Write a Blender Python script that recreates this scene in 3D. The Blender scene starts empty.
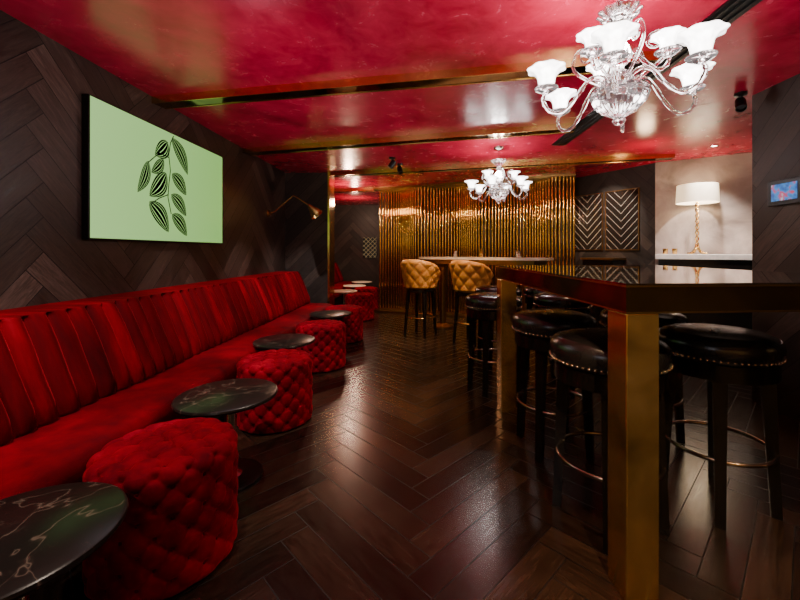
import bpy, bmesh, math, random
from mathutils import Vector, Matrix
random.seed(4)
scene = bpy.context.scene
COL = scene.collection
pi = math.pi
CH = 2.34   # ceiling height

# ---------------------------------------------------------------- materials
class NT:
    def __init__(s, name):
        s.m = bpy.data.materials.new(name); s.m.use_nodes = True
        s.t = s.m.node_tree; s.n = s.t.nodes; s.l = s.t.links
        s.b = s.n['Principled BSDF']
    def math(s, op, a, b=None, c=None):
        n = s.n.new('ShaderNodeMath'); n.operation = op
        for i, v in enumerate((a, b, c)):
            if v is None: continue
            if isinstance(v, (int, float)): n.inputs[i].default_value = v
            else: s.l.new(v, n.inputs[i])
        return n.outputs[0]
    def obj(s):
        return s.n.new('ShaderNodeTexCoord').outputs['Object']
    def mapping(s, v, scale=(1,1,1), rot=(0,0,0), loc=(0,0,0)):
        n = s.n.new('ShaderNodeMapping'); s.l.new(v, n.inputs[0])
        n.inputs['Scale'].default_value = scale; n.inputs['Rotation'].default_value = rot; n.inputs['Location'].default_value = loc
        return n.outputs[0]
    def sep(s, v):
        n = s.n.new('ShaderNodeSeparateXYZ'); s.l.new(v, n.inputs[0]); return n.outputs
    def comb(s, x, y, z):
        n = s.n.new('ShaderNodeCombineXYZ')
        for i, v in enumerate((x, y, z)):
            if isinstance(v, (int, float)): n.inputs[i].default_value = v
            else: s.l.new(v, n.inputs[i])
        return n.outputs[0]
    def noise(s, v, scale, detail=4, rough=.55, dist=0):
        n = s.n.new('ShaderNodeTexNoise'); s.l.new(v, n.inputs['Vector'])
        n.inputs['Scale'].default_value = scale; n.inputs['Detail'].default_value = detail
        n.inputs['Roughness'].default_value = rough; n.inputs['Distortion'].default_value = dist
        return n.outputs['Fac']
    def ramp(s, f, stops):
        n = s.n.new('ShaderNodeValToRGB'); s.l.new(f, n.inputs[0])
        e = n.color_ramp.elements
        while len(e) < len(stops): e.new(.5)
        for i, (p, c) in enumerate(stops):
            e[i].position = p; e[i].color = (c[0], c[1], c[2], 1)
        return n.outputs[0]
    def mix(s, f, a, b, mode='MIX'):
        n = s.n.new('ShaderNodeMix'); n.data_type = 'RGBA'; n.blend_type = mode
        for i, v in ((0, f), (6, a), (7, b)):
            if isinstance(v, (int, float)): n.inputs[i].default_value = v
            elif isinstance(v, tuple): n.inputs[i].default_value = (v[0], v[1], v[2], 1)
            else: s.l.new(v, n.inputs[i])
        return n.outputs[2]
    def set(s, k, v):
        if isinstance(v, tuple) and len(v) == 3: v = (*v, 1)
        if isinstance(v, (int, float, tuple)): s.b.inputs[k].default_value = v
        else: s.l.new(v, s.b.inputs[k])
    def bump(s, h, strength=.3, dist=.01):
        n = s.n.new('ShaderNodeBump'); s.l.new(h, n.inputs['Height'])
        n.inputs['Strength'].default_value = strength; n.inputs['Distance'].default_value = dist
        s.l.new(n.outputs[0], s.b.inputs['Normal'])

def plain(name, col, rough=.5, metal=0, var=.25, nscale=12, **kw):
    t = NT(name); v = t.obj(); f = t.noise(v, nscale)
    c2 = tuple(x*(1-var) for x in col)
    t.set('Base Color', t.ramp(f, [(.3, c2), (.7, col)]))
    t.set('Roughness', rough); t.set('Metallic', metal)
    for k, x in kw.items(): t.set(k.replace('_', ' '), x)
    return t.m

def herring(name, plane, w, n, dark, light, r0, r1, groove=.035, bump=.4, gdark=.35, gb=.9, gs=3.5, rmix=.4):
    t = NT(name); v = t.obj(); o = t.sep(v)
    a, b = (o[0], o[1]) if plane == 'xy' else (o[0], o[2])
    k = .70710678/w
    x = t.math('MULTIPLY', t.math('ADD', a, b), k); y = t.math('MULTIPLY', t.math('SUBTRACT', b, a), k)
    x = t.math('ADD', x, 400.3); y = t.math('ADD', y, 400.7)
    i = t.math('FLOOR', x); j = t.math('FLOOR', y)
    fx = t.math('SUBTRACT', x, i); fy = t.math('SUBTRACT', y, j)
    m = t.math('FLOORED_MODULO', t.math('SUBTRACT', i, j), 2*n)
    H = t.math('LESS_THAN', m, n-.5)
    mv = t.math('SUBTRACT', m, n)
    def sel(h, vv):
        return t.math('ADD', t.math('MULTIPLY', H, h), t.math('MULTIPLY', t.math('SUBTRACT', 1, H), vv))
    along = sel(t.math('ADD', m, fx), t.math('ADD', t.math('SUBTRACT', n-1, mv), fy))
    across = sel(fy, fx)
    ida = sel(t.math('SUBTRACT', i, m), t.math('ADD', i, 1000)); idb = sel(j, t.math('ADD', j, mv))
    wn = t.n.new('ShaderNodeTexWhiteNoise'); wn.noise_dimensions = '3D'
    t.l.new(t.comb(ida, idb, H), wn.inputs['Vector']); rnd = wn.outputs['Value']
    gv = t.comb(t.math('MULTIPLY', along, .35), t.math('ADD', t.math('MULTIPLY', across, gs), t.math('MULTIPLY', rnd, 50)), t.math('MULTIPLY', rnd, 91))
    g = t.noise(gv, 2.4, 8, .72, .7)
    g2 = t.ramp(g, [(.32, (0, 0, 0)), (.68, (1, 1, 1))])
    f = t.math('ADD', t.math('MULTIPLY', rnd, rmix), t.math('MULTIPLY', g2, 1-rmix))
    c = t.ramp(f, [(.1, dark), (.6, tuple((p+q*.7)/2 for p, q in zip(dark, light))), (.95, light)])
    e1 = t.math('MINIMUM', across, t.math('SUBTRACT', 1, across))
    e2 = t.math('MINIMUM', along, t.math('SUBTRACT', n, along))
    e = t.math('MINIMUM', e1, e2)
    gr = t.math('LESS_THAN', e, groove)
    c = t.mix(gr, c, (dark[0]*gdark, dark[1]*gdark, dark[2]*gdark))
    t.set('Base Color', c)
    rr = t.math('ADD', t.math('MULTIPLY', g2, r1-r0), r0)
    t.set('Roughness', t.math('ADD', rr, t.math('MULTIPLY', gr, .25)))
    h = t.math('SUBTRACT', t.math('MULTIPLY', g, gb), gr)
    t.bump(h, bump, .003)
    return t.m

M_floor = herring('floor_herringbone_oak', 'xy', .12, 6, (.0035, .0019, .0012), (.046, .023, .014), .19, .27, .018, .05, .25, .06, 3.0, .55)
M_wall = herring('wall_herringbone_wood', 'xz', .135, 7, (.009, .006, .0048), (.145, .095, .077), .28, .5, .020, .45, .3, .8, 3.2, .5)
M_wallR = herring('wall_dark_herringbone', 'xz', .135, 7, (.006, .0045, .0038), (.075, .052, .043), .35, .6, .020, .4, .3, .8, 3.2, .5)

def ceilmat():
    t = NT('red_polished_plaster'); v = t.obj()
    f = t.noise(v, 1.1, 5, .58, .8); g = t.noise(v, 7, 6, .65, .6)
    c = t.ramp(f, [(.3, (.22, .001, .018)), (.5, (.40, .003, .033)), (.7, (.60, .012, .062))])
    c = t.mix(.25, c, t.ramp(g, [(.35, (.16, .0, .012)), (.7, (.72, .04, .11))]))
    t.set('Base Color', c); t.set('Roughness', t.math('ADD', t.math('MULTIPLY', g, .2), .15))
    t.bump(f, .15, .03)
    return t.m
M_ceil = ceilmat()

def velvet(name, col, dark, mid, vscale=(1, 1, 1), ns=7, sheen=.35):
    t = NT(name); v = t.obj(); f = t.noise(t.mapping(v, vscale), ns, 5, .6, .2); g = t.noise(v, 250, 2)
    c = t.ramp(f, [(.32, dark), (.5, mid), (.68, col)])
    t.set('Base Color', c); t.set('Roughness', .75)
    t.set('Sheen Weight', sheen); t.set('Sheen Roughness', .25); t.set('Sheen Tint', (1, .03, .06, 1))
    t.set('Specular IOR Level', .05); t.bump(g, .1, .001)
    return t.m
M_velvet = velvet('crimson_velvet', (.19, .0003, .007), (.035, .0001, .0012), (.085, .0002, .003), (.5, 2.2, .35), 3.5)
M_velvetseat = velvet('crimson_velvet_seat', (.16, .0003, .007), (.04, .0001, .002), (.09, .0002, .004), (1, 1, 1), 4)
M_velvet2 = velvet('crimson_pouf_velvet', (.29, .0005, .015), (.07, .0002, .004), (.17, .0003, .010), sheen=.6)

def marble():
    t = NT('black_marble_gold_veins'); v = t.obj()
    f = t.noise(v, 2.2, 4, .55, .8)
    d = t.math('ABSOLUTE', t.math('SUBTRACT', f, .5))
    g = t.noise(t.mapping(v, loc=(3, 5, 1)), 3.5, 5, .6, 1.2)
    d2 = t.math('ABSOLUTE', t.math('SUBTRACT', g, .46))
    msk = t.noise(t.mapping(v, loc=(7, 1, 4)), 3, 2)
    mk = t.ramp(msk, [(.45, (0, 0, 0)), (.6, (1, 1, 1))])
    c = t.ramp(d, [(0, (.11, .08, .06)), (.002, (.028, .021, .016)), (.010, (.010, .008, .007))])
    c2 = t.ramp(d2, [(0, (.10, .07, .05)), (.002, (.014, .010, .008)), (.008, (.0, .0, .0))])
    c2 = t.mix(1, c2, mk, 'MULTIPLY')
    t.set('Base Color', t.mix(1, c, c2, 'ADD')); t.set('Roughness', .28); t.set('Specular IOR Level', .25)
    return t.m
M_marble = marble()
M_blackwood = plain('black_stained_wood', (.008, .006, .005), .22)
def leather():
    t = NT('black_leather'); v = t.obj(); f = t.noise(v, 60, 3); g = t.noise(v, 5, 3)
    t.set('Base Color', t.ramp(g, [(.3, (.006, .005, .005)), (.7, (.018, .016, .015))]))
    t.set('Roughness', t.math('ADD', t.math('MULTIPLY', g, .25), .13)); t.bump(f, .12, .001); return t.m
M_blackleather = leather()
M_blackmetal = plain('black_metal', (.01, .01, .01), .35, .5)
M_steel = plain('polished_steel', (.75, .73, .70), .18, 1)
M_ring = plain('bronze_footrest_metal', (.45, .36, .28), .22, 1)
M_brass = plain('brass', (.88, .58, .2), .2, 1)
M_brassdark = plain('aged_brass', (.35, .2, .07), .3, 1)
M_nail = plain('nailhead_bronze', (.8, .6, .42), .25, 1)
M_gold = plain('gold_tube', (.74, .41, .09), .10, 1, var=.1, nscale=1.0)
M_tan = plain('caramel_tufted_leather', (.68, .31, .06), .42)
M_lighttop = plain('pale_stone_top', (.85, .70, .54), .25)
M_whiteshade = plain('white_lamp_shade', (.9, .85, .75), .8, Emission_Color=(1, .74, .42), Emission_Strength=1.4)
M_counter = plain('pale_marble_counter', (.9, .84, .78), .3)
M_plinth = plain('black_plinth', (.01, .006, .005), .6)

def antique(name, r0, k=1.0, nsc=4, metal=1.0, rv=.08, lo=.45):
    t = NT(name); v = t.obj()
    f = t.noise(v, nsc, 4, .6, .6)
    f2 = t.ramp(f, [(.38, (0, 0, 0)), (.62, (1, 1, 1))])
    t.set('Base Color', t.ramp(f, [(.3, (.80*k*lo, .48*k*lo, .15*k*lo)), (.5, (.80*k, .49*k, .16*k)), (.7, (.95*k, .62*k, .23*k))]))
    t.set('Metallic', metal); t.set('Roughness', t.math('ADD', t.math('MULTIPLY', f2, rv), r0))
    return t.m
M_antique = antique('polished_antique_brass', .09, .95, 3, .92, .16, .5)
M_beam = antique('smoked_gold_mirror', .06, .28)
M_apron = antique('bronze_mirror_apron', .05, .30, 3, .97, .06, .6)
def tabletop():
    t = NT('bronze_glass_top'); v = t.obj(); f = t.noise(v, 2.5, 5, .65, .8)
    t.set('Base Color', t.ramp(f, [(.3, (.42, .36, .30)), (.7, (.60, .52, .43))]))
    t.set('Metallic', 1); t.set('Roughness', .035); return t.m
M_ttop = tabletop()
def nichemat():
    t = NT('warm_taupe_stone'); v = t.obj(); f = t.noise(v, 2.2, 6, .6, .7)
    t.set('Base Color', t.ramp(f, [(.3, (.19, .155, .14)), (.7, (.50, .42, .38))])); t.set('Roughness', .4); return t.m
M_niche = nichemat()
M_frontwall = plain('honey_reflector_wall', (.85, .6, .26), .5, nscale=2.5, var=.85)  # bright honey colour chosen for what the brass reflects, wall itself unseen
def tvmat():
    t = NT('green_tv_picture'); o = t.sep(t.obj()); g = t.math('ADD', t.math('MULTIPLY', o[1], .6), .5)
    t.set('Base Color', (0, 0, 0)); t.set('Emission Color', t.ramp(g, [(0, (.52, .92, .32)), (1, (.34, .70, .17))]))
    t.set('Emission Strength', .88); t.set('Roughness', .3); t.set('Specular IOR Level', .1)
    return t.m
M_screen = tvmat()
M_inkblack = plain('black_ink', (.001, .002, .001), .8, Specular_IOR_Level=0.0)
def shade_glass():
    t = NT('lit_frosted_glass'); lw = t.n.new('ShaderNodeLayerWeight'); lw.inputs[0].default_value = .4
    t.set('Base Color', (.95, .95, .97)); t.set('Roughness', .2)
    t.set('Emission Color', (1, .95, .92)); s = t.math('SUBTRACT', 15.0, t.math('MULTIPLY', lw.outputs['Facing'], 14.6))  # edge shading put into the emission so the lit shades show form
    v = t.obj(); nz = t.noise(v, 30, 2); t.set('Emission Strength', t.math('MULTIPLY', s, t.math('ADD', .3, t.math('MULTIPLY', nz, .9)))); return t.m
M_shade = shade_glass()
def clear_glass():
    t = NT('clear_murano_glass'); lw = t.n.new('ShaderNodeLayerWeight'); lw.inputs[0].default_value = .5
    v = t.obj(); nz = t.noise(v, 40, 2)
    t.set('Base Color', t.ramp(nz, [(.3, (.85, .8, .8)), (.7, (1, .98, .98))])); t.set('Roughness', .01)
    t.set('Transmission Weight', 1.0); t.set('IOR', 1.45)
    t.set('Emission Color', (1, .9, .9)); t.set('Emission Strength', t.math('MULTIPLY', lw.outputs['Facing'], .14)); return t.m  # faint rim glow put into the glass, which is no lamp itself
M_glass = clear_glass()
def chevlit():
    t = NT('etched_chevron_mirror'); o = t.sep(t.obj())
    xm = t.math('PINGPONG', t.math('ADD', o[0], 10), .25)
    s = t.math('FRACT', t.math('MULTIPLY', t.math('ADD', t.math('ADD', o[2], 10), t.math('MULTIPLY', xm, 1.0)), 9))
    st = t.math('LESS_THAN', s, .09)
    t.set('Base Color', t.mix(st, (.06, .045, .036), (.95, .88, .8))); t.set('Metallic', .7); t.set('Roughness', .15)
    return t.m
M_chev = chevlit()
def lattice():
    t = NT('backlit_lattice'); o = t.sep(t.obj())
    a = t.math('FRACT', t.math('MULTIPLY', t.math('ADD', o[0], t.math('ADD', o[2], 10)), 9))
    b = t.math('FRACT', t.math('MULTIPLY', t.math('ADD', t.math('SUBTRACT', o[2], o[0]), 10), 9))
    g = t.math('MAXIMUM', t.math('LESS_THAN', a, .12), t.math('LESS_THAN', b, .12))
    t.set('Base Color', (.004, .004, .004)); t.set('Roughness', .8); t.set('Emission Color', (1, .7, .35)); t.set('Emission Strength', t.math('MULTIPLY', g, .3)); return t.m
M_lattice = lattice()
def tabscreen():
    t = NT('touchscreen_picture'); v = t.obj(); f = t.noise(v, 18, 2)
    c = t.ramp(f, [(.35, (.02, .10, .45)), (.5, (.05, .3, .7)), (.6, (.7, .05, .12)), (.7, (.5, .6, .7))])
    t.set('Base Color', (0, 0, 0)); t.set('Emission Color', c); t.set('Emission Strength', 1.0); return t.m
M_tab = tabscreen()
M_downlight = plain('downlight_lens', (1, .9, .8), .5, Emission_Color=(1, .85, .7), Emission_Strength=25)

# ---------------------------------------------------------------- helpers
def link(o): COL.objects.link(o); return o
def mesh_obj(name, bm, mat, smooth=False, autos=None):
    bmesh.ops.recalc_face_normals(bm, faces=bm.faces)
    me = bpy.data.meshes.new(name); bm.to_mesh(me); bm.free()
    me.materials.append(mat)
    if smooth:
        for p in me.polygons: p.use_smooth = True
        if autos:
            try: me.set_sharp_from_angle(angle=math.radians(autos))
            except Exception: pass
    return link(bpy.data.objects.new(name, me))
def add_box(bm, x0, x1, y0, y1, z0, z1, bev=0):
    r = bmesh.ops.create_cube(bm, size=1)
    vs = r['verts']
    for v in vs:
        v.co = Vector(((x0+x1)/2+v.co.x*(x1-x0), (y0+y1)/2+v.co.y*(y1-y0), (z0+z1)/2+v.co.z*(z1-z0)))
    if bev:
        es = list({e for v in vs for e in v.link_edges})
        bmesh.ops.bevel(bm, geom=es, offset=bev, segments=2, affect='EDGES', profile=.5)
    return vs
def box(name, x0, x1, y0, y1, z0, z1, mat, bev=0):
    bm = bmesh.new(); add_box(bm, x0, x1, y0, y1, z0, z1, bev); return mesh_obj(name, bm, mat)
def add_lathe(bm, prof, seg=48, c=(0, 0), mod=None):
    rings = []
    for k, (r, z) in enumerate(prof):
        if r < 1e-5: rings.append([bm.verts.new((c[0], c[1], z))]); continue
        ring = []
        for i in range(seg):
            a = 2*pi*i/seg; rr = r*(mod(a, k) if mod else 1)
            ring.append(bm.verts.new((c[0]+rr*math.cos(a), c[1]+rr*math.sin(a), z)))
        rings.append(ring)
    for A, B in zip(rings, rings[1:]):
        if len(A) == 1 and len(B) == 1: continue
        for i in range(seg):
            j = (i+1) % seg
            if len(A) == 1: bm.faces.new((A[0], B[i], B[j]))
            elif len(B) == 1: bm.faces.new((A[i], A[j], B[0]))
            else: bm.faces.new((A[i], A[j], B[j], B[i]))
def lathe(name, prof, mat, seg=48, mod=None, autos=35):
    bm = bmesh.new(); add_lathe(bm, prof, seg, mod=mod); return mesh_obj(name, bm, mat, True, autos)
def add_tube(bm, pts, rad, seg=10, closed=False):
    pts = [Vector(p) for p in pts]; n = len(pts); rings = []
    up = Vector((0, 0, 1)); prev = None
    for i, p in enumerate(pts):
        a = pts[(i-1) % n] if (closed or i > 0) else p; b = pts[(i+1) % n] if (closed or i < n-1) else p
        d = (b-a).normalized()
        if prev is None:
            x = d.cross(up) if abs(d.dot(up)) < .95 else d.cross(Vector((1, 0, 0)))
        else: x = prev - d*prev.dot(d)
        x.normalize(); prev = x; y = d.cross(x)
        r = rad[i] if isinstance(rad, (list, tuple)) else rad
        rings.append([bm.verts.new(p+(x*math.cos(2*pi*k/seg)+y*math.sin(2*pi*k/seg))*r) for k in range(seg)])
    prs = list(zip(rings, rings[1:]))
    if closed: prs.append((rings[-1], rings[0]))
    for A, B in prs:
        for k in range(seg):
            j = (k+1) % seg; bm.faces.new((A[k], A[j], B[j], B[k]))
    if not closed: bm.faces.new(rings[0]); bm.faces.new(rings[-1])
def tube(name, pts, rad, mat, seg=10, closed=False):
    bm = bmesh.new(); add_tube(bm, pts, rad, seg, closed); return mesh_obj(name, bm, mat, True, 50)
def thing(name, label, cat, loc=(0, 0, 0), rotz=0, group=None):
    e = bpy.data.objects.new(name, None); e.empty_display_size = .1; e.location = loc; e.rotation_euler[2] = rotz
    e['label'] = label; e['category'] = cat
    if group: e['group'] = group
    return link(e)
def par(o, p): o.parent = p; return o
def tag(o, label, cat, group=None):
    o['label'] = label; o['category'] = cat
    if group: o['group'] = group
    return o
def struct(o): o['kind'] = 'structure'; return o
def copy_thing(src, loc, rotz=None, label=None):
    e = src.copy(); COL.objects.link(e); e.location = loc
    if rotz is not None: e.rotation_euler[2] = rotz
    if label: e['label'] = label
    def rec(s, d):
        for ch in list(s.children):
            c = ch.copy(); COL.objects.link(c); c.parent = d; rec(ch, c)
    rec(src, e)
    return e
def wall_seg(name, p0, p1, th, z0, z1, mat, side=1):
    p0 = Vector(p0); p1 = Vector(p1); d = p1-p0; L = d.length
    bm = bmesh.new(); add_box(bm, 0, L, 0 if side > 0 else -th, th if side > 0 else 0, z0, z1)
    o = mesh_obj(name, bm, mat); o.location = (p0.x, p0.y, 0); o.rotation_euler[2] = math.atan2(d.y, d.x)
    return struct(o)

# ---------------------------------------------------------------- shell
YB = -2.6
struct(box('floor', -2.9, 5, YB-.2, 10.6, -.1, 0, M_floor))
struct(box('ceiling', -2.9, 5, YB-.2, 10.6, CH, CH+.1, M_ceil))
wall_seg('wall_left', (-2.08, YB), (-2.08, 6.15), .12, 0, CH, M_wall, 1)
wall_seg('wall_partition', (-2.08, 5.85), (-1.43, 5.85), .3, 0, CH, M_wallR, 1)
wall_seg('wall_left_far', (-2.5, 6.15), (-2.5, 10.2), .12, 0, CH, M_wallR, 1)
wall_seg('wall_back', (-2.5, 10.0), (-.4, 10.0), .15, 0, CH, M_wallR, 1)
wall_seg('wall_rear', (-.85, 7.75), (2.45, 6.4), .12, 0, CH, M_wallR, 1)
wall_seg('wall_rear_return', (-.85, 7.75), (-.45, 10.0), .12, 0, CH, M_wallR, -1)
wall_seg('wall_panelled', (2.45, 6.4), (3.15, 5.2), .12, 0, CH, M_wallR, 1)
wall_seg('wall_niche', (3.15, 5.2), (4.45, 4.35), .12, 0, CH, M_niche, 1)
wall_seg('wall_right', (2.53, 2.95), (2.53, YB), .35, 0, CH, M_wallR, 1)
wall_seg('wall_front', (-2.2, YB), (2.9, YB), .12, 0, CH, M_frontwall, -1)  # unseen wall added behind the camera to give the brass warm reflections
struct(box('trim_1', -1.43, -1.40, 5.83, 6.16, 0, CH, M_brass))
struct(box('baseboard_left', -1.95, -1.43, 5.825, 5.85, 0, .12, M_blackwood))

tn = [1]
def beam(p0, p1, w, drop):
    p0 = Vector(p0); p1 = Vector(p1); d = (p1-p0).normalized(); nn = Vector((-d.y, d.x))
    for o0, ww, dr, m in ((0, w, drop, M_beam), (-.009, .009, drop+.004, M_brass), (w, .009, drop+.004, M_brass)):
        tn[0] += 1
        wall_seg('trim_%d' % tn[0], p0+nn*o0, p1+nn*o0, ww, CH-dr, CH, m, 1)
beam((-2.08, 2.97), (1.42, 2.29), .11, .05)
beam((-2.08, 4.47), (1.42, 3.57), .12, .05)
beam((-1.40, 5.86), (3.1, 4.72), .12, .04)
beam((-2.45, 7.6), (-.9, 7.3), .12, .04)
sl = thing('ceiling_air_slot', 'long black linear air diffuser set in the red ceiling', 'air vent', (0, 0, 0))
par(box('slot_frame', 1.45, 1.60, .9, 4.3, CH-.012, CH, M_blackmetal), sl)
bm = bmesh.new()
for k in range(3): add_box(bm, 1.47+k*.045, 1.485+k*.045, .92, 4.28, CH-.02, CH-.012)
par(mesh_obj('slot_blade', bm, M_blackmetal), sl)

# ---------------------------------------------------------------- banquettes
def banquette(name, y0, y1, dx, label):
    L = y1-y0; b = thing(name, label, 'banquette', (dx-1.7, y0, 0))
    par(box('plinth', -.36, .36, 0, L, 0, .24, M_plinth), b)
    prof = [(.40, .24), (.425, .27), (.43, .33), (.42, .375), (.39, .392), (.3, .40), (.1, .402), (.02, .40), (-.04, .36), (-.1, .24)]
    n = int(L/.06); bm = bmesh.new(); rows = []
    for i in range(n+1):
        y = L*i/n; q = .006*math.sin(y*5.3)*math.sin(y*2.1+1)
        rows.append([bm.verts.new((x, y, z+(q if z > .35 else 0))) for x, z in prof])
    for A, B in zip(rows, rows[1:]):
        for k in range(len(prof)-1): bm.faces.new((A[k], A[k+1], B[k+1], B[k]))
        bm.faces.new((A[-1], A[0], B[0], B[-1]))
    bm.faces.new(rows[0]); bm.faces.new(rows[-1])
    par(mesh_obj('seat', bm, M_velvetseat, True, 60), b)
    prof = [(.085, .395, .3), (.10, .42, .9), (.088, .49, 1), (.056, .57, 1), (.024, .65, 1), (-.008, .73, 1), (-.036, .79, 1), (-.058, .835, 1), (-.068, .85, .9), (-.075, .86, .3), (-.085, .861, .0), (-.30, .861, 0), (-.375, .859, 0), (-.375, .24, 0), (-.12, .24, 0), (-.03, .36, 0)]
    n = int(L/.006); bm = bmesh.new(); rows = []
    for i in range(n+1):
        y = L*i/n
        w = y + .014*math.sin(y*3.1) + .010*math.sin(y*7.7+1)
        f = abs(math.sin(w*pi/.098))**.65
        h = .5+.5*math.sin(y*23+3*math.sin(y*5))
        am = .95+.25*math.sin(y*2.3)*math.sin(y*5.9+2)
        rows.append([bm.verts.new((x+s*(am*.042*f+.006*h-.042), y+.004*math.sin(z*9+y*7)*s, z)) for x, z, s in prof])
    for A, B in zip(rows, rows[1:]):
        for k in range(len(prof)-1): bm.faces.new((A[k], A[k+1], B[k+1], B[k]))
        bm.faces.new((A[-1], A[0], B[0], B[-1]))
    bm.faces.new(rows[0]); bm.faces.new(rows[-1])
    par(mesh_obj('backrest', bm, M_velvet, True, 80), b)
    return b
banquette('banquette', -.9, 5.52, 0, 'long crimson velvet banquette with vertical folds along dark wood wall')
banquette('banquette', 6.3, 9.6, -.36, 'short crimson velvet banquette in the adjoining room')

# ---------------------------------------------------------------- poufs
R, Hh, C = .240, .43, .045
NC = 14; vs = .052; ts = .055; DD = .0175
def pouf_mesh():
    seg = 384; bm = bmesh.new(); rings = []
    def puff(a, b):
        m = (abs(math.sin(pi*a))*abs(math.sin(pi*b)))**.38
        da = abs(a-round(a)); db = abs(b-round(b))
        return .62*m-.9*math.exp(-(da*da+db*db)/.04)+.30
    prof = []
    ns = 80
    for i in range(ns+1): prof.append(('s', .012+(Hh-C-.012)*i/ns))
    for i in range(1, 15): prof.append(('c', i/14*pi/2))
    for i in range(1, 46): prof.append(('t', 1-i/46))
    zs = Hh-C
    for kind, q in prof:
        ring = []
        for k in range(seg):
            th = 2*pi*k/seg
            if kind == 's': r0, z0, nr, nz, arc = R, q, 1, 0, q
            elif kind == 'c': r0, z0, nr, nz, arc = R-C*(1-math.cos(q)), zs+C*math.sin(q), math.cos(q), math.sin(q), zs+C*q
            else: r0, z0, nr, nz, arc = (R-C)*q, Hh+.012*(1-q*q), 0, 1, 0
            u = th/(2*pi)*NC
            x, y = r0*math.cos(th)/ts, r0*math.sin(th)/ts
            pt = puff((x+y)*.5, (x-y)*.5)
            if kind == 't': p = pt
            else:
                ps = puff(u+arc/vs*.5, u-arc/vs*.5)
                w = q/(pi/2) if kind == 'c' else 0
                w = max(0, w*2-1)
                p = ps*(1-w)+pt*w
                if kind == 's': p = p*min(1, z0/.03)+.5*max(0, 1-z0/.03)
            p += .05*math.sin(u*5.1+arc*40)*math.sin(arc*31+u*2)
            d = DD*(p-.75)
            ring.append(bm.verts.new(((r0+nr*d)*math.cos(th), (r0+nr*d)*math.sin(th), z0+nz*d)))
        rings.append(ring)
    for A, B in zip(rings, rings[1:]):
        for k in range(seg):
            j = (k+1) % seg; bm.faces.new((A[k], A[j], B[j], B[k]))
    bm.faces.new(rings[-1]); bm.faces.new(rings[0])
    return bm
p0 = thing('pouf', 'round crimson velvet button-tufted pouf beside small marble table', 'pouf', (-.965, 1.46, 0), .2, 'tufted poufs along the banquette')
par(mesh_obj('cushion', pouf_mesh(), M_velvet2, True), p0)
bm = bmesh.new()
for m in range(1, 8):
    for k in range(NC):
        th = 2*pi*(k+m/2)/NC; z = m*vs
        if z > Hh-C-.004: continue
        rr = R-DD*1.18
        bmesh.ops.create_icosphere(bm, subdivisions=2, radius=.0075, matrix=Matrix.Translation((rr*math.cos(th), rr*math.sin(th), z)))
for i in range(-4, 5):
    for j in range(-4, 5):
        if (i+j) % 2 == 0 and math.hypot(i, j)*ts < R-C-.01:
            q = math.hypot(i, j)*ts/(R-C)
            bmesh.ops.create_icosphere(bm, subdivisions=2, radius=.0075, matrix=Matrix.Translation((i*ts, j*ts, Hh+.012*(1-q*q)-DD*1.18)))
o = mesh_obj('button', bm, M_velvetseat, True); o['kind'] = 'stuff'; par(o, p0)
par(lathe('foot', [(0, 0), (.2, 0), (.2, .03), (0, .03)], M_plinth), p0)
for (x, y, r) in [(-1.0, 2.63, 1.1), (-1.005, 3.84, .5), (-1.005, 4.97, 2.0), (-1.05, 6.5, .4), (-1.1, 7.6, .4)]:
    copy_thing(p0, (x, y, 0), r)

# ---------------------------------------------------------------- small round tables
def rtable(loc, group='small marble tables along the banquette'):
    t = thing('side_table', 'small round black marble side table with pale veins', 'table', loc, 0, group)
    par(lathe('table_top', [(0, .405), (.225, .405), (.237, .410), (.24, .418), (.237, .426), (.23, .43), (0, .43)], M_marble, 96), t)
    par(lathe('pedestal', [(0, .02), (.07, .02), (.045, .035), (.036, .06), (.036, .37), (.08, .395), (.08, .405), (0, .405)], M_steel, 32), t)
    par(lathe('base', [(0, 0), (.165, 0), (.165, .012), (.15, .02), (0, .022)], M_blackmetal, 48), t)
    return t
t0 = rtable((-1.04, .97, 0))
for k, (x, y) in enumerate([(-.985, 1.95), (-1.115, 3.13), (-1.06, 4.47)]):
    copy_thing(t0, (x, y, 0), 1.3*(k+1))
t5 = copy_thing(t0, (-1.42, 7.0, 0), 0, 'small round pale-topped side table in the adjoining room')
for ch in t5.children:
    if ch.name.startswith('table_top'):
        ch.data = ch.data.copy(); ch.data.materials[0] = M_lighttop
copy_thing(t5, (-1.42, 8.1, 0), 1)
copy_thing(t5, (-1.42, 9.1, 0), 2)

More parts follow.
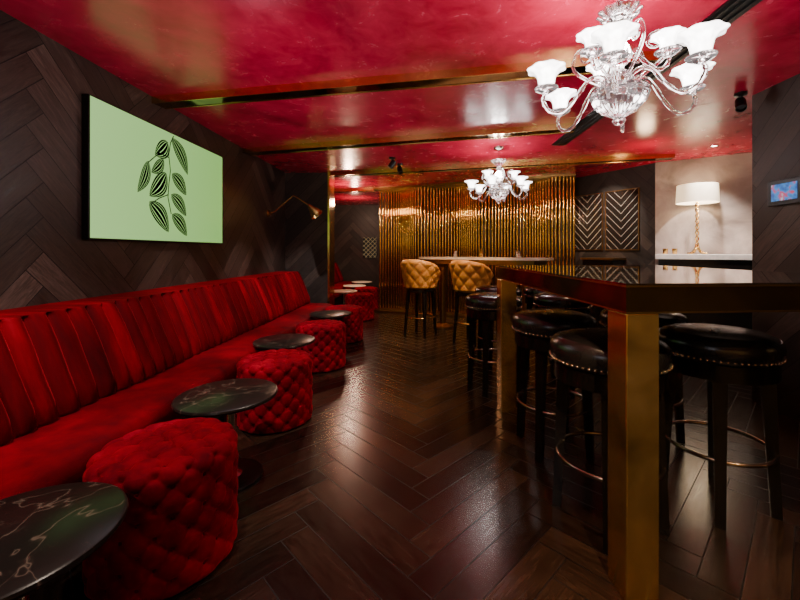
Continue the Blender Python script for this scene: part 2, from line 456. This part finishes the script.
# ---------------------------------------------------------------- bar stools
def stool(loc, rz):
    s = thing('bar_stool', 'backless black leather bar stool with nailhead trim and dark legs', 'stool', loc, rz, 'black leather stools around the bar tables')
    prof = [(0, .675), (.215, .675), (.228, .68), (.234, .70), (.238, .73), (.234, .753), (.226, .764), (.222, .763), (.218, .77), (.18, .784), (.1, .793), (0, .796)]
    par(lathe('seat', prof, M_blackleather, 64, autos=60), s)
    par(lathe('apron', [(.17, .60), (.212, .60), (.222, .605), (.222, .673), (.17, .673)], M_blackwood, 64), s)
    bm = bmesh.new()
    for i in range(64):
        a = 2*pi*i/64
        bmesh.ops.create_icosphere(bm, subdivisions=1, radius=.0062, matrix=Matrix.Translation((.2345*math.cos(a), .2345*math.sin(a), .692)))
    par(mesh_obj('nailhead_trim', bm, M_nail, True), s)
    par(tube('footrest', [(.205*math.cos(2*pi*i/48), .205*math.sin(2*pi*i/48), .27) for i in range(48)], .009, M_ring, 10, True), s)
    for q in range(4):
        a = pi/4+q*pi/2; bm = bmesh.new()
        def rr(z): return .178+.03*(1-z/.6)
        secs = []
        for z, w in ((0, .018), (.3, .021), (.6, .026), (.672, .026)):
            r = rr(z); secs.append([bm.verts.new((r+dx*w, dy*w, z)) for dx, dy in ((-1, -1), (1, -1), (1, 1), (-1, 1))])
        for A, B in zip(secs, secs[1:]):
            for k in range(4): bm.faces.new((A[k], A[(k+1) % 4], B[(k+1) % 4], B[k]))
        bm.faces.new(secs[0]); bm.faces.new(secs[-1])
        o = mesh_obj('leg', bm, M_blackwood); o.rotation_euler[2] = a; par(o, s)
    return s
s0 = stool((.80, 1.66, 0), .35)
for (x, y, r) in [(1.36, 1.78, .2), (.775, 2.27, .1), (1.36, 2.38, .5), (.60, 3.24, .3), (1.2, 3.3, .8), (.78, 3.95, .2), (1.3, 4.0, .3), (1.9, 3.3, .2)]:
    copy_thing(s0, (x, y, 0), r)

# ---------------------------------------------------------------- bar table
bt = thing('bar_table', 'tall bronze-mirrored bar table with thick polished brass legs', 'table', (.663, 1.25, 0), math.radians(4.0))
W, L, T = 1.20, 1.60, 1.044; lw = .115
par(box('table_top', 0, W, 0, L, T-.006, T, M_ttop), bt)
bm = bmesh.new(); AH = .092
add_box(bm, 0, W, 0, .03, T-AH, T-.012); add_box(bm, 0, W, L-.03, L, T-AH, T-.012)
add_box(bm, 0, .03, .03, L-.03, T-AH, T-.012); add_box(bm, W-.03, W, .03, L-.03, T-AH, T-.012)
par(mesh_obj('apron', bm, M_apron), bt)
bm = bmesh.new()
for z0, z1 in ((T-.012, T-.006), (T-AH-.006, T-AH)):
    add_box(bm, -.002, W+.002, -.002, .028, z0, z1); add_box(bm, -.002, W+.002, L-.028, L+.002, z0, z1)
    add_box(bm, -.002, .03, .028, L-.028, z0, z1); add_box(bm, W-.03, W+.002, .028, L-.028, z0, z1)
par(mesh_obj('brass_edging', bm, M_brass), bt)
for x in (0, W-lw):
    for y in (0, L-lw):
        par(box('leg', x+.001, x+lw-.001, y+.001, y+lw-.001, 0, T-AH-.007, M_antique, .004), bt)

CR = math.radians(-35)
ct = thing('communal_table', 'tall pale-topped communal table before the gold screen', 'table', (.85, 5.5, 0), CR)
bm = bmesh.new()
N = 60; top = []; botv = []
for i in range(N):
    a = 2*pi*i/N; e = .45
    x = .98*math.copysign(abs(math.cos(a))**e, math.cos(a)); y = .34*math.copysign(abs(math.sin(a))**e, math.sin(a))
    top.append(bm.verts.new((x, y, 1.06))); botv.append(bm.verts.new((x, y, 1.03)))
bm.faces.new(top); bm.faces.new(botv)
for i in range(N): bm.faces.new((top[i], top[(i+1) % N], botv[(i+1) % N], botv[i]))
par(mesh_obj('table_top', bm, M_lighttop), ct)
par(box('apron', -.85, .85, -.26, .26, .965, 1.03, M_brassdark), ct)
for x in (-.65, .65):
    par(lathe('leg', [(0, 0), (.16, 0), (.16, .02), (.05, .05), (.045, .9), (.1, .965), (0, .965)], M_brassdark, 32), ct).location = (x, 0, 0)

def vessel(loc, h, r, mat, label):
    o = lathe('glass_tumbler', [(0, 0), (r*.8, 0), (r, h), (r*.9, h), (r*.72, .008), (0, .008)], mat, 24)
    o.location = loc; return tag(o, label, 'glass', 'vessels on the tall tables')
vessel((.50, 5.78, 1.061), .09, .035, M_steel, 'small metal tumbler on pale communal table')
vessel((.85, 5.5, 1.061), .12, .03, M_brass, 'tall brass vessel on pale communal table')
vessel((1.3, 5.2, 1.061), .09, .035, M_steel, 'small metal tumbler on pale communal table')

def barchair(loc, rz):
    c = thing('bar_armchair', 'caramel leather tufted tub bar chair with dark legs', 'chair', loc, rz, 'caramel tufted chairs at the communal table')
    bm = bmesh.new(); nu, nv = 130, 34; outer = []; inner = []
    for i in range(nu+1):
        a = -pi*.5-pi*.66+2*pi*.66*i/nu
        top = 1.04-.17*(abs(i/nu-.5)*2)**2.2
        ro = []; ri = []
        for j in range(nv+1):
            v = j/nv; z = .66+(top-.66)*v
            u = i/nu*13; w = v*4.4
            p = (abs(math.sin(pi*(u+w)*.5))*abs(math.sin(pi*(u-w)*.5)))**.5
            fl = -.025+.07*v**1.2
            edge = math.sin(min(1, (1-v)/.16)*pi/2)
            R_ = .235+fl+.018*p*edge-.02*(1-edge)
            ro.append(bm.verts.new((R_*math.cos(a), R_*math.sin(a)*.95, z)))
            R2 = .19+fl-.015*p*edge+.02*(1-edge)
            ri.append(bm.verts.new((R2*math.cos(a), R2*math.sin(a)*.95, z)))
        outer.append(ro); inner.append(ri)
    for G in (outer, inner):
        for A, B in zip(G, G[1:]):
            for j in range(nv): bm.faces.new((A[j], A[j+1], B[j+1], B[j]))
    for i in range(nu):
        bm.faces.new((outer[i][-1], outer[i+1][-1], inner[i+1][-1], inner[i][-1]))
        bm.faces.new((outer[i][0], outer[i+1][0], inner[i+1][0], inner[i][0]))
    for i in (0, nu):
        for j in range(nv): bm.faces.new((outer[i][j], outer[i][j+1], inner[i][j+1], inner[i][j]))
    par(mesh_obj('backrest', bm, M_tan, True), c)
    par(lathe('seat', [(0, .64), (.15, .64), (.16, .68), (.16, .74), (.14, .765), (0, .775)], M_tan, 48), c)
    par(lathe('seat_frame', [(0, .60), (.2, .60), (.2, .64), (0, .64)], M_blackwood, 48), c)
    for q in range(4):
        a = pi/4+q*pi/2
        par(tube('leg', [(.17*math.cos(a), .17*math.sin(a), .61), (.22*math.cos(a), .22*math.sin(a), 0)], [.027, .018], M_blackwood, 8), c)
    par(tube('footrest', [(.2*math.cos(2*pi*i/40), .2*math.sin(2*pi*i/40), .26) for i in range(40)], .008, M_brass, 8, True), c)
    return c
c0 = barchair((-.02, 5.27, 0), CR+.1)
copy_thing(c0, (.62, 4.86, 0), CR-.1)

# ---------------------------------------------------------------- gold tube screen
bm = bmesh.new(); A = Vector((-.86, 7.46)); B = Vector((2.42, 6.06)); d = (B-A); LL = d.length; d /= LL; nrm = Vector((-d.y, d.x))
gloc = Vector(((A.x+B.x)/2, (A.y+B.y)/2)); AMP = .15; WL = 1.2
s = .04
def gp(s, extra=0): return A+d*s+nrm*(AMP*math.sin(s*2*pi/WL)+extra)-gloc
while s < LL-.02:
    p = gp(s)
    r = .0185; seg = 20
    lo = [bm.verts.new((p.x+r*math.cos(2*pi*k/seg), p.y+r*math.sin(2*pi*k/seg), .03)) for k in range(seg)]
    hi = [bm.verts.new((v.co.x, v.co.y, CH-.03)) for v in lo]
    for k in range(seg): bm.faces.new((lo[k], lo[(k+1) % seg], hi[(k+1) % seg], hi[k]))
    s += .056/math.sqrt(1+(AMP*2*pi/WL*math.cos(s*2*pi/WL))**2)
gs = thing('tube_screen', 'undulating screen of vertical polished gold tubes, floor to ceiling', 'screen', (gloc.x, gloc.y, 0))
par(mesh_obj('tubes', bm, M_gold, True), gs)
ang = math.atan2(B.y-A.y, B.x-A.x)
for nm, z0, z1 in (('bottom_rail', 0, .03), ('top_rail', CH-.03, CH)):
    q = box(nm, -LL/2, LL/2, -.18, .18, z0, z1, M_brassdark); q.rotation_euler[2] = ang; par(q, gs)

# ---------------------------------------------------------------- television
tv = thing('television', 'wall-mounted flat television showing black leaf drawing on green', 'television', (-2.08, 3.14, 1.667))
par(box('bezel', .0, .045, -.79, .79, -.445, .445, M_blackmetal, .004), tv)
par(box('display', .0455, .047, -.780, .780, -.436, .436, M_screen), tv)
bm = bmesh.new()
def leaf(y0, z0, y1, z1, w):
    y0 -= 3.14; y1 -= 3.14; z0 -= 1.667; z1 -= 1.667
    d = Vector((y1-y0, z1-z0)); Ln = d.length; u = d/Ln; nn = Vector((-u.y, u.x)); N = 16
    for sd in (1, -1):
        for (f0, f1) in ((.06, .50), (.60, .84), (.91, 1.14)):
            pr = None
            for i in range(N+1):
                t = i/N; wd = w/2*(math.sin(pi*t**.85))**.8 if 0 < t < 1 else 0
                c = Vector((y0, z0))+d*t+nn*.08*Ln*math.sin(pi*t)
                a = c+nn*sd*wd*f0; b = c+nn*sd*wd*f1
                cur = (bm.verts.new((.0478, a.x, a.y)), bm.verts.new((.0478, b.x, b.y)))
                if pr: bm.faces.new((pr[0], cur[0], cur[1], pr[1]))
                pr = cur
for lf in [(3.08, 2.02, 2.93, 1.88, .12), (3.13, 2.07, 3.34, 1.81, .115), (2.86, 1.82, 2.75, 1.57, .085), (3.06, 1.77, 2.87, 1.56, .135), (3.03, 1.87, 2.89, 1.74, .085),
           (3.13, 1.78, 3.32, 1.63, .11), (2.87, 1.52, 3.09, 1.30, .13), (3.12, 1.61, 3.32, 1.45, .105), (3.13, 1.45, 3.33, 1.28, .11)]: leaf(*lf)
def strip(pts, w):
    pr = None
    for i, p in enumerate(pts):
        p = Vector((p[0]-3.14, p[1]-1.667)); q = pts[min(i+1, len(pts)-1)]; r = pts[max(i-1, 0)]
        d = Vector((q[0]-r[0], q[1]-r[1])).normalized(); nn = Vector((-d.y, d.x))*w
        cur = (bm.verts.new((.0478, *(p+nn))), bm.verts.new((.0478, *(p-nn))))
        if pr: bm.faces.new((pr[0], cur[0], cur[1], pr[1]))
        pr = cur
strip([(3.15, 2.09), (3.11, 2.02), (3.09, 1.92), (3.11, 1.8), (3.09, 1.68), (3.08, 1.58), (3.12, 1.45)], .005)
strip([(3.09, 1.9), (2.98, 1.91), (2.86, 1.81)], .004)
strip([(3.08, 1.60), (2.98, 1.56), (2.88, 1.50)], .004)
par(mesh_obj('leaf_drawing', bm, M_inkblack), tv)

ts_ = thing('wall_touchscreen', 'small wall-mounted black touchscreen panel with lit colourful display', 'control panel', (2.53, 2.66, 1.56))
par(box('frame', -.03, 0, -.125, .125, -.09, .09, M_blackmetal, .004), ts_)
par(box('display', -.0315, -.03, -.095, .095, -.058, .058, M_tab), ts_)

def swing(loc, rz):
    s = thing('wall_lamp', 'brass swing-arm wall lamp with small cone shade', 'lamp', loc, rz, 'brass reading lamps')
    o = lathe('wall_plate', [(0, 0), (.05, 0), (.05, .012), (.02, .02), (.02, .05), (0, .05)], M_brass, 24); o.rotation_euler[1] = pi/2; par(o, s)
    par(tube('arm', [(.03, 0, 0), (.10, 0, .03), (.32, 0, .22), (.345, 0, .235), (.37, 0, .225), (.56, 0, .10)], .009, M_brass, 8), s)
    h = lathe('lamp_shade', [(.012, .05), (.022, .04), (.03, .01), (.04, -.01), (.095, -.14), (.091, -.14), (.036, -.01), (.01, .03)], M_brass, 32)
    h.location = (.575, 0, .08); h.rotation_euler[1] = -.7; par(h, s)
    b = lathe('bulb', [(0, -.10), (.028, -.09), (.033, -.06), (.015, 0), (0, 0)], M_downlight, 16); b.location = (.575, 0, .08); b.rotation_euler[1] = -.7; par(b, s)
    return s
w0 = swing((-2.08, 5.2, 1.66), 0)
copy_thing(w0, (-2.5, 7.6, 1.62), 0)

# ---------------------------------------------------------------- counter in niche with lamp
d = Vector((4.45-3.15, 4.35-5.2)); ra = math.atan2(d.y, d.x)
bc = thing('back_counter', 'long dark counter with pale lit marble top below taupe wall', 'counter', (3.15, 5.2, 0), ra)
par(box('body', .05, 1.5, -.50, -.02, 0, 1.05, M_blackwood), bc)
par(box('worktop', .02, 1.5, -.55, -.005, 1.05, 1.11, M_counter, .004), bc)
lamp_p = Vector((3.15, 5.2))+d.normalized()*.45+Vector((d.y, -d.x)).normalized()*.27
tl = thing('table_lamp', 'table lamp with twisted brass stem and white drum shade', 'lamp', (lamp_p.x, lamp_p.y, 1.11))
bm = bmesh.new()
for k in range(4):
    a = k*pi/2+.4
    add_tube(bm, [(r*math.cos(a), r*math.sin(a), z) for r, z in ((.012, .12), (.02, .07), (.05, .03), (.09, .012), (.115, .012))], [.010, .012, .011, .009, .010], 8)
par(mesh_obj('lamp_base', bm, M_brass, True), tl)
bm = bmesh.new()
for k in range(2):
    add_tube(bm, [(.014*math.cos(t*.5+k*pi), .014*math.sin(t*.5+k*pi), .06+t*.0112) for t in range(53)], .009, 8)
par(mesh_obj('stem', bm, M_brass, True), tl)
par(lathe('lamp_shade', [(.222, .63), (.212, .85), (.207, .85), (.217, .63)], M_whiteshade, 48), tl)
for k, xx in enumerate((.12, .22)):
    pp = Vector((3.15, 5.2))+d.normalized()*xx+Vector((d.y, -d.x)).normalized()*.3
    vessel((pp.x, pp.y, 1.111), .07, .03, M_brass, 'small brass cup on pale marble counter')

pw = Vector((3.15-2.45, 5.2-6.4)); pr = math.atan2(pw.y, pw.x); Lp = pw.length
bb = thing('bar_cabinet', 'dark wood bar cabinet with thin brass-edged top below chevron panels', 'cabinet', (2.45, 6.4, 0), pr)
par(box('body', .48, Lp-.42, -.30, -.02, 0, 1.02, M_blackwood), bb)
par(box('worktop', .46, Lp-.40, -.33, -.005, 1.02, 1.05, M_brassdark, .004), bb)
for k, s in enumerate((.10, .66)):
    pp = Vector((2.45, 6.4))+pw.normalized()*s
    e = thing('decorative_panel', 'framed mirror panel etched with pale chevrons above bar cabinet', 'wall panel', (pp.x, pp.y, 1.16), pr, 'chevron mirror panels')
    bm = bmesh.new(); PW = .52; PH = .88
    add_box(bm, 0, PW, -.02, 0, 0, .012); add_box(bm, 0, PW, -.02, 0, PH-.012, PH)
    add_box(bm, 0, .012, -.02, 0, .012, PH-.012); add_box(bm, PW-.012, PW, -.02, 0, .012, PH-.012)
    par(mesh_obj('frame', bm, M_brassdark), e)
    par(box('mirror', .012, PW-.012, -.012, -.001, .012, PH-.012, M_chev), e)
o = box('lattice_panel', -1.52, -1.18, 9.95, 9.998, .98, 1.5, M_lattice); tag(o, 'dim backlit lattice panel on the far wall', 'wall panel')

# ---------------------------------------------------------------- chandeliers
def chandelier(loc):
    c = thing('chandelier', 'clear blown-glass chandelier with scrolled arms and lit tulip shades', 'chandelier', loc, .0, 'glass chandeliers')
    RA = .92
    def flute(k0, k1, n, amt): return lambda a, k: 1+(amt*math.cos(n*a) if k0 <= k <= k1 else 0)
    par(lathe('canopy', [(0, .03), (.06, .03), (.055, .01), (.02, -.005), (0, -.005)], M_steel, 32), c)
    par(tube('rod', [(0, 0, 0), (0, 0, -.14)], .007, M_steel, 8), c)
    par(lathe('top_bell', [(0, -.13), (.015, -.134), (.05, -.132), (.085, -.118), (.088, -.122), (.055, -.152), (.03, -.185), (.022, -.20), (0, -.20)], M_glass, 64, flute(2, 5, 12, .06)), c)
    par(lathe('column', [(0, -.195), (.02, -.2), (.032, -.215), (.02, -.235), (.016, -.25), (.04, -.275), (.052, -.31), (.04, -.34), (.02, -.355), (.018, -.37), (.045, -.39), (.06, -.42), (.05, -.45), (.02, -.46), (0, -.46)], M_glass, 64, flute(2, 12, 10, .05)), c)
    par(lathe('bowl', [(0, -.44), (.05, -.44), (.10, -.455), (.115, -.475), (.10, -.515), (.07, -.55), (.035, -.57), (.02, -.58), (.028, -.592), (.02, -.605), (0, -.615)], M_glass, 96, flute(2, 7, 16, .06)), c)
    def crom(ctrl):
        out = []
        for i in range(len(ctrl)-1):
            p_1 = ctrl[max(i-1, 0)]; pa = ctrl[i]; pb = ctrl[i+1]; pc = ctrl[min(i+2, len(ctrl)-1)]
            for s in range(5):
                t = s/5
                out.append([.5*((2*pa[m])+(-p_1[m]+pb[m])*t+(2*p_1[m]-5*pa[m]+4*pb[m]-pc[m])*t*t+(-p_1[m]+3*pa[m]-3*pb[m]+pc[m])*t**3) for m in (0, 1)])
        out.append(list(ctrl[-1])); return out
    lower = crom([(.04, -.43), (.09, -.40), (.15, -.42), (.21, -.50), (.27, -.555), (.33, -.55), (.36, -.51), (.355, -.48), (.345, -.46)])
    upper = crom([(.03, -.33), (.07, -.32), (.11, -.36), (.155, -.40), (.19, -.39), (.20, -.36), (.195, -.34)])
    arms = [(q*pi/3, lower, .345, -.45, 1.0) for q in range(6)]+[(pi/6+pi/3+q*2*pi/3, upper, .195, -.335, .8) for q in range(3)]
    for a, path, rr, zz, sc in arms:
        ca, sa = math.cos(a), math.sin(a)
        pts = [(v[0]*RA*ca, v[0]*RA*sa, v[1]) for v in path]
        rads = [.0082+.0015*math.sin(k*1.6) for k in range(len(pts))]
        par(tube('arm', pts, rads, M_glass, 10), c)
        sh = lathe('lamp_shade', [(r*sc, z*sc) for r, z in [(.012, -.01), (.024, .0), (.033, .014), (.036, .03), (.040, .052), (.053, .070), (.080, .082), (.078, .085), (.050, .075), (.036, .054), (.032, .032), (.029, .016), (.018, .006), (0, .004)]], M_shade, 48,
                   lambda a, k: 1+(.05*math.cos(8*a) if 4 <= k <= 9 else 0))
        sh.location = (rr*RA*ca, rr*RA*sa, zz); par(sh, c)
        bo = lathe('drip_dish', [(0, -.03), (.015, -.028), (.045, -.012), (.05, -.005), (.046, -.005), (.01, -.018), (0, -.018)], M_glass, 32); bo.location = (rr*RA*ca, rr*RA*sa, zz+.005); par(bo, c)
    for q in range(6):
        a2 = q*pi/3+pi/6; c2, s2 = math.cos(a2), math.sin(a2); pts = []; rads = []
        for i in range(15):
            t = i/14; r = .04+.15*math.sin(t*pi*.6); z = -.44+.16*t; pts.append((r*c2, r*s2, z)); rads.append(.007)
        r0, z0 = r, z
        for i in range(1, 26):
            t = i/25; th = t*2*pi*1.25; RR = .045*(1-t*.75)
            pts.append(((r0-.045+RR*math.cos(th))*c2, (r0-.045+RR*math.cos(th))*s2, z0+RR*math.sin(th))); rads.append(.0065*(1-.4*t))
        par(tube('scroll', pts, rads, M_glass, 8), c)
    return c
ch0 = chandelier((.86, 1.68, CH-.03))
copy_thing(ch0, (.88, 4.42, CH-.03), .1)

def spotfit(loc, rz):
    s = thing('ceiling_spotlight', 'small black adjustable ceiling spotlight', 'spotlight', loc, rz, 'black ceiling spotlights')
    par(lathe('mount', [(0, 0), (.04, 0), (.04, -.02), (.012, -.025), (.012, -.06), (0, -.06)], M_blackmetal, 24), s)
    h = lathe('head', [(0, .05), (.03, .05), (.035, .03), (.035, -.05), (.03, -.05), (.028, -.03), (0, -.03)], M_blackmetal, 24)
    h.location = (0, 0, -.085); h.rotation_euler[1] = .6; par(h, s); return s
f0 = spotfit((-.38, 4.9, CH), 0)
copy_thing(f0, (2.4, 2.9, CH), 1); copy_thing(f0, (-.30, 5.25, CH), 2)
def downl(loc):
    s = thing('downlight', 'small round recessed ceiling downlight', 'downlight', loc, 0, 'recessed downlights')
    par(lathe('rim', [(.028, 0), (.042, 0), (.040, -.006), (.028, -.006)], M_blackmetal, 24), s)
    par(lathe('lens', [(0, -.001), (.027, -.001), (.027, -.003), (0, -.003)], M_downlight, 24), s)
    return s
dl = downl((3.3, 4.35, CH))

# ---------------------------------------------------------------- lights
def light(kind, loc, e, col, r=.05, target=None, size=None, blend=.6):
    l = bpy.data.lights.new(kind.lower(), kind); l.energy = e; l.color = col; l.shadow_soft_size = r
    o = bpy.data.objects.new('light_source', l); link(o); o.location = loc
    if kind == 'SPOT': l.spot_size = size; l.spot_blend = blend
    if target: o.rotation_euler = (Vector(target)-Vector(loc)).to_track_quat('-Z', 'Y').to_euler()
    return o
WARM = (1, .66, .38); NEU = (1, .92, .88); PINK = (1, .85, .82)
light('POINT', (.86, 1.68, 2.05), 58, NEU, .06)
light('POINT', (.88, 4.42, 2.05), 38, NEU, .06)
for y, e in ((-.3, 150), (1.0, 200), (2.3, 210), (3.5, 210), (4.5, 170)):
    light('SPOT', (-1.38, y, CH-.03), e, (1, .84, .78), .015, (-1.62, y+1.0, .55), .85, .8)
for x, y, e in ((-.8, 1.3, 80), (-.6, 2.4, 100), (-.45, 3.6, 85), (-.2, 5.0, 55)):
    light('SPOT', (x, y, CH-.03), e, (1, .82, .66), .03, (x, y, 0), .85)
for x, y in ((-.5, 6.65), (.4, 6.2), (1.2, 5.85), (2.0, 5.5)):
    light('SPOT', (x, y, CH-.03), 80, (1, .70, .38), .02, (x+.2, y+.75, .9), 1.4)
light('SPOT', (.2, 4.2, CH-.03), 140, WARM, .04, (.35, 5.1, .9), 1.2)  # unseen spot added to brighten the caramel chairs
light('SPOT', (.9, 5.3, CH-.03), 80, (1, .82, .62), .03, (.85, 5.5, 1.0), 1.3)  # unseen spot added to lighten the communal table top
light('SPOT', (3.3, 4.35, CH-.02), 130, (1, .86, .76), .03, (3.45, 4.75, 1.2), 1.4)
light('SPOT', (2.75, 3.6, CH-.03), 120, (1, .9, .82), .03, (3.35, 4.55, 1.08), .8)  # unseen spot added to brighten the front edge of the counter
light('SPOT', (2.3, 5.2, CH-.03), 100, (1, .85, .7), .03, (2.8, 5.8, 1.5), 1.2)
light('POINT', (lamp_p.x, lamp_p.y, 1.85), 8, (1, .75, .45), .06)
light('POINT', (2.5, 4.3, 2.1), 8, WARM, .08)
light('POINT', (-1.3, 6.8, 2.0), 32, (1, .62, .42), .06)  # warm lights without fixtures, added to brighten the adjoining room
light('SPOT', (-1.3, 7.6, 2.3), 120, (1, .70, .5), .04, (-2.0, 8.3, .6), 1.5)
light('POINT', (-1.5, 8.6, 2.0), 22, (1, .62, .42), .06)
light('SPOT', (1.7, .7, CH-.03), 80, WARM, .03, (1.0, 1.9, .6), 1.3)  # unseen spots added over the bar table for highlights on stool leather
light('SPOT', (.35, 1.0, CH-.03), 80, WARM, .03, (.75, 1.9, .5), 1.0)
light('SPOT', (.55, -.2, CH-.03), 190, (1, .72, .40), .03, (.75, 1.25, .25), .6)  # unseen spot added to bring out gold on the near table leg
light('SPOT', (1.6, 3.3, CH-.03), 70, WARM, .03, (1.2, 2.3, .7), 1.2)  # another added spot for the stool highlights
for x, y, e in ((-.9, .5, 38), (-.6, 2.3, 42), (-.4, 4.2, 34), (2.0, 2.6, 28), (1.2, .6, 34)):  # unseen upward spots added to brighten the red ceiling
    light('SPOT', (x, y, .75), e, PINK, .5, (x, y+.2, CH), 2.3, 1)
for x in (-1.2, .2, 1.2, 2.0):  # added spots wash the unseen front wall so the brass mirrors it
    light('SPOT', (x, -1.9, CH-.03), 150, WARM, .04, (x, -2.6, .7), 1.3)
light('POINT', (-1.0, -.6, 1.6), 15, (.95, .92, 1), .35)  # this point and the next are unseen fill, added to lift the room
light('POINT', (-1.0, 2.2, 1.7), 6, (.95, .92, 1), .35)

w = bpy.data.worlds.new('world'); scene.world = w; w.use_nodes = True
w.node_tree.nodes['Background'].inputs[0].default_value = (.9, .75, .7, 1)
w.node_tree.nodes['Background'].inputs[1].default_value = .1

# ---------------------------------------------------------------- camera
cam = bpy.data.cameras.new('camera'); co = bpy.data.objects.new('camera', cam); link(co)
co.location = (0, 0, 1.15); co.rotation_euler = (pi/2, 0, 0)
cam.sensor_width = 36; cam.lens = 385/800*36
cam.shift_x = -22/800; cam.shift_y = -49/800; cam.clip_start = .02
scene.camera = co
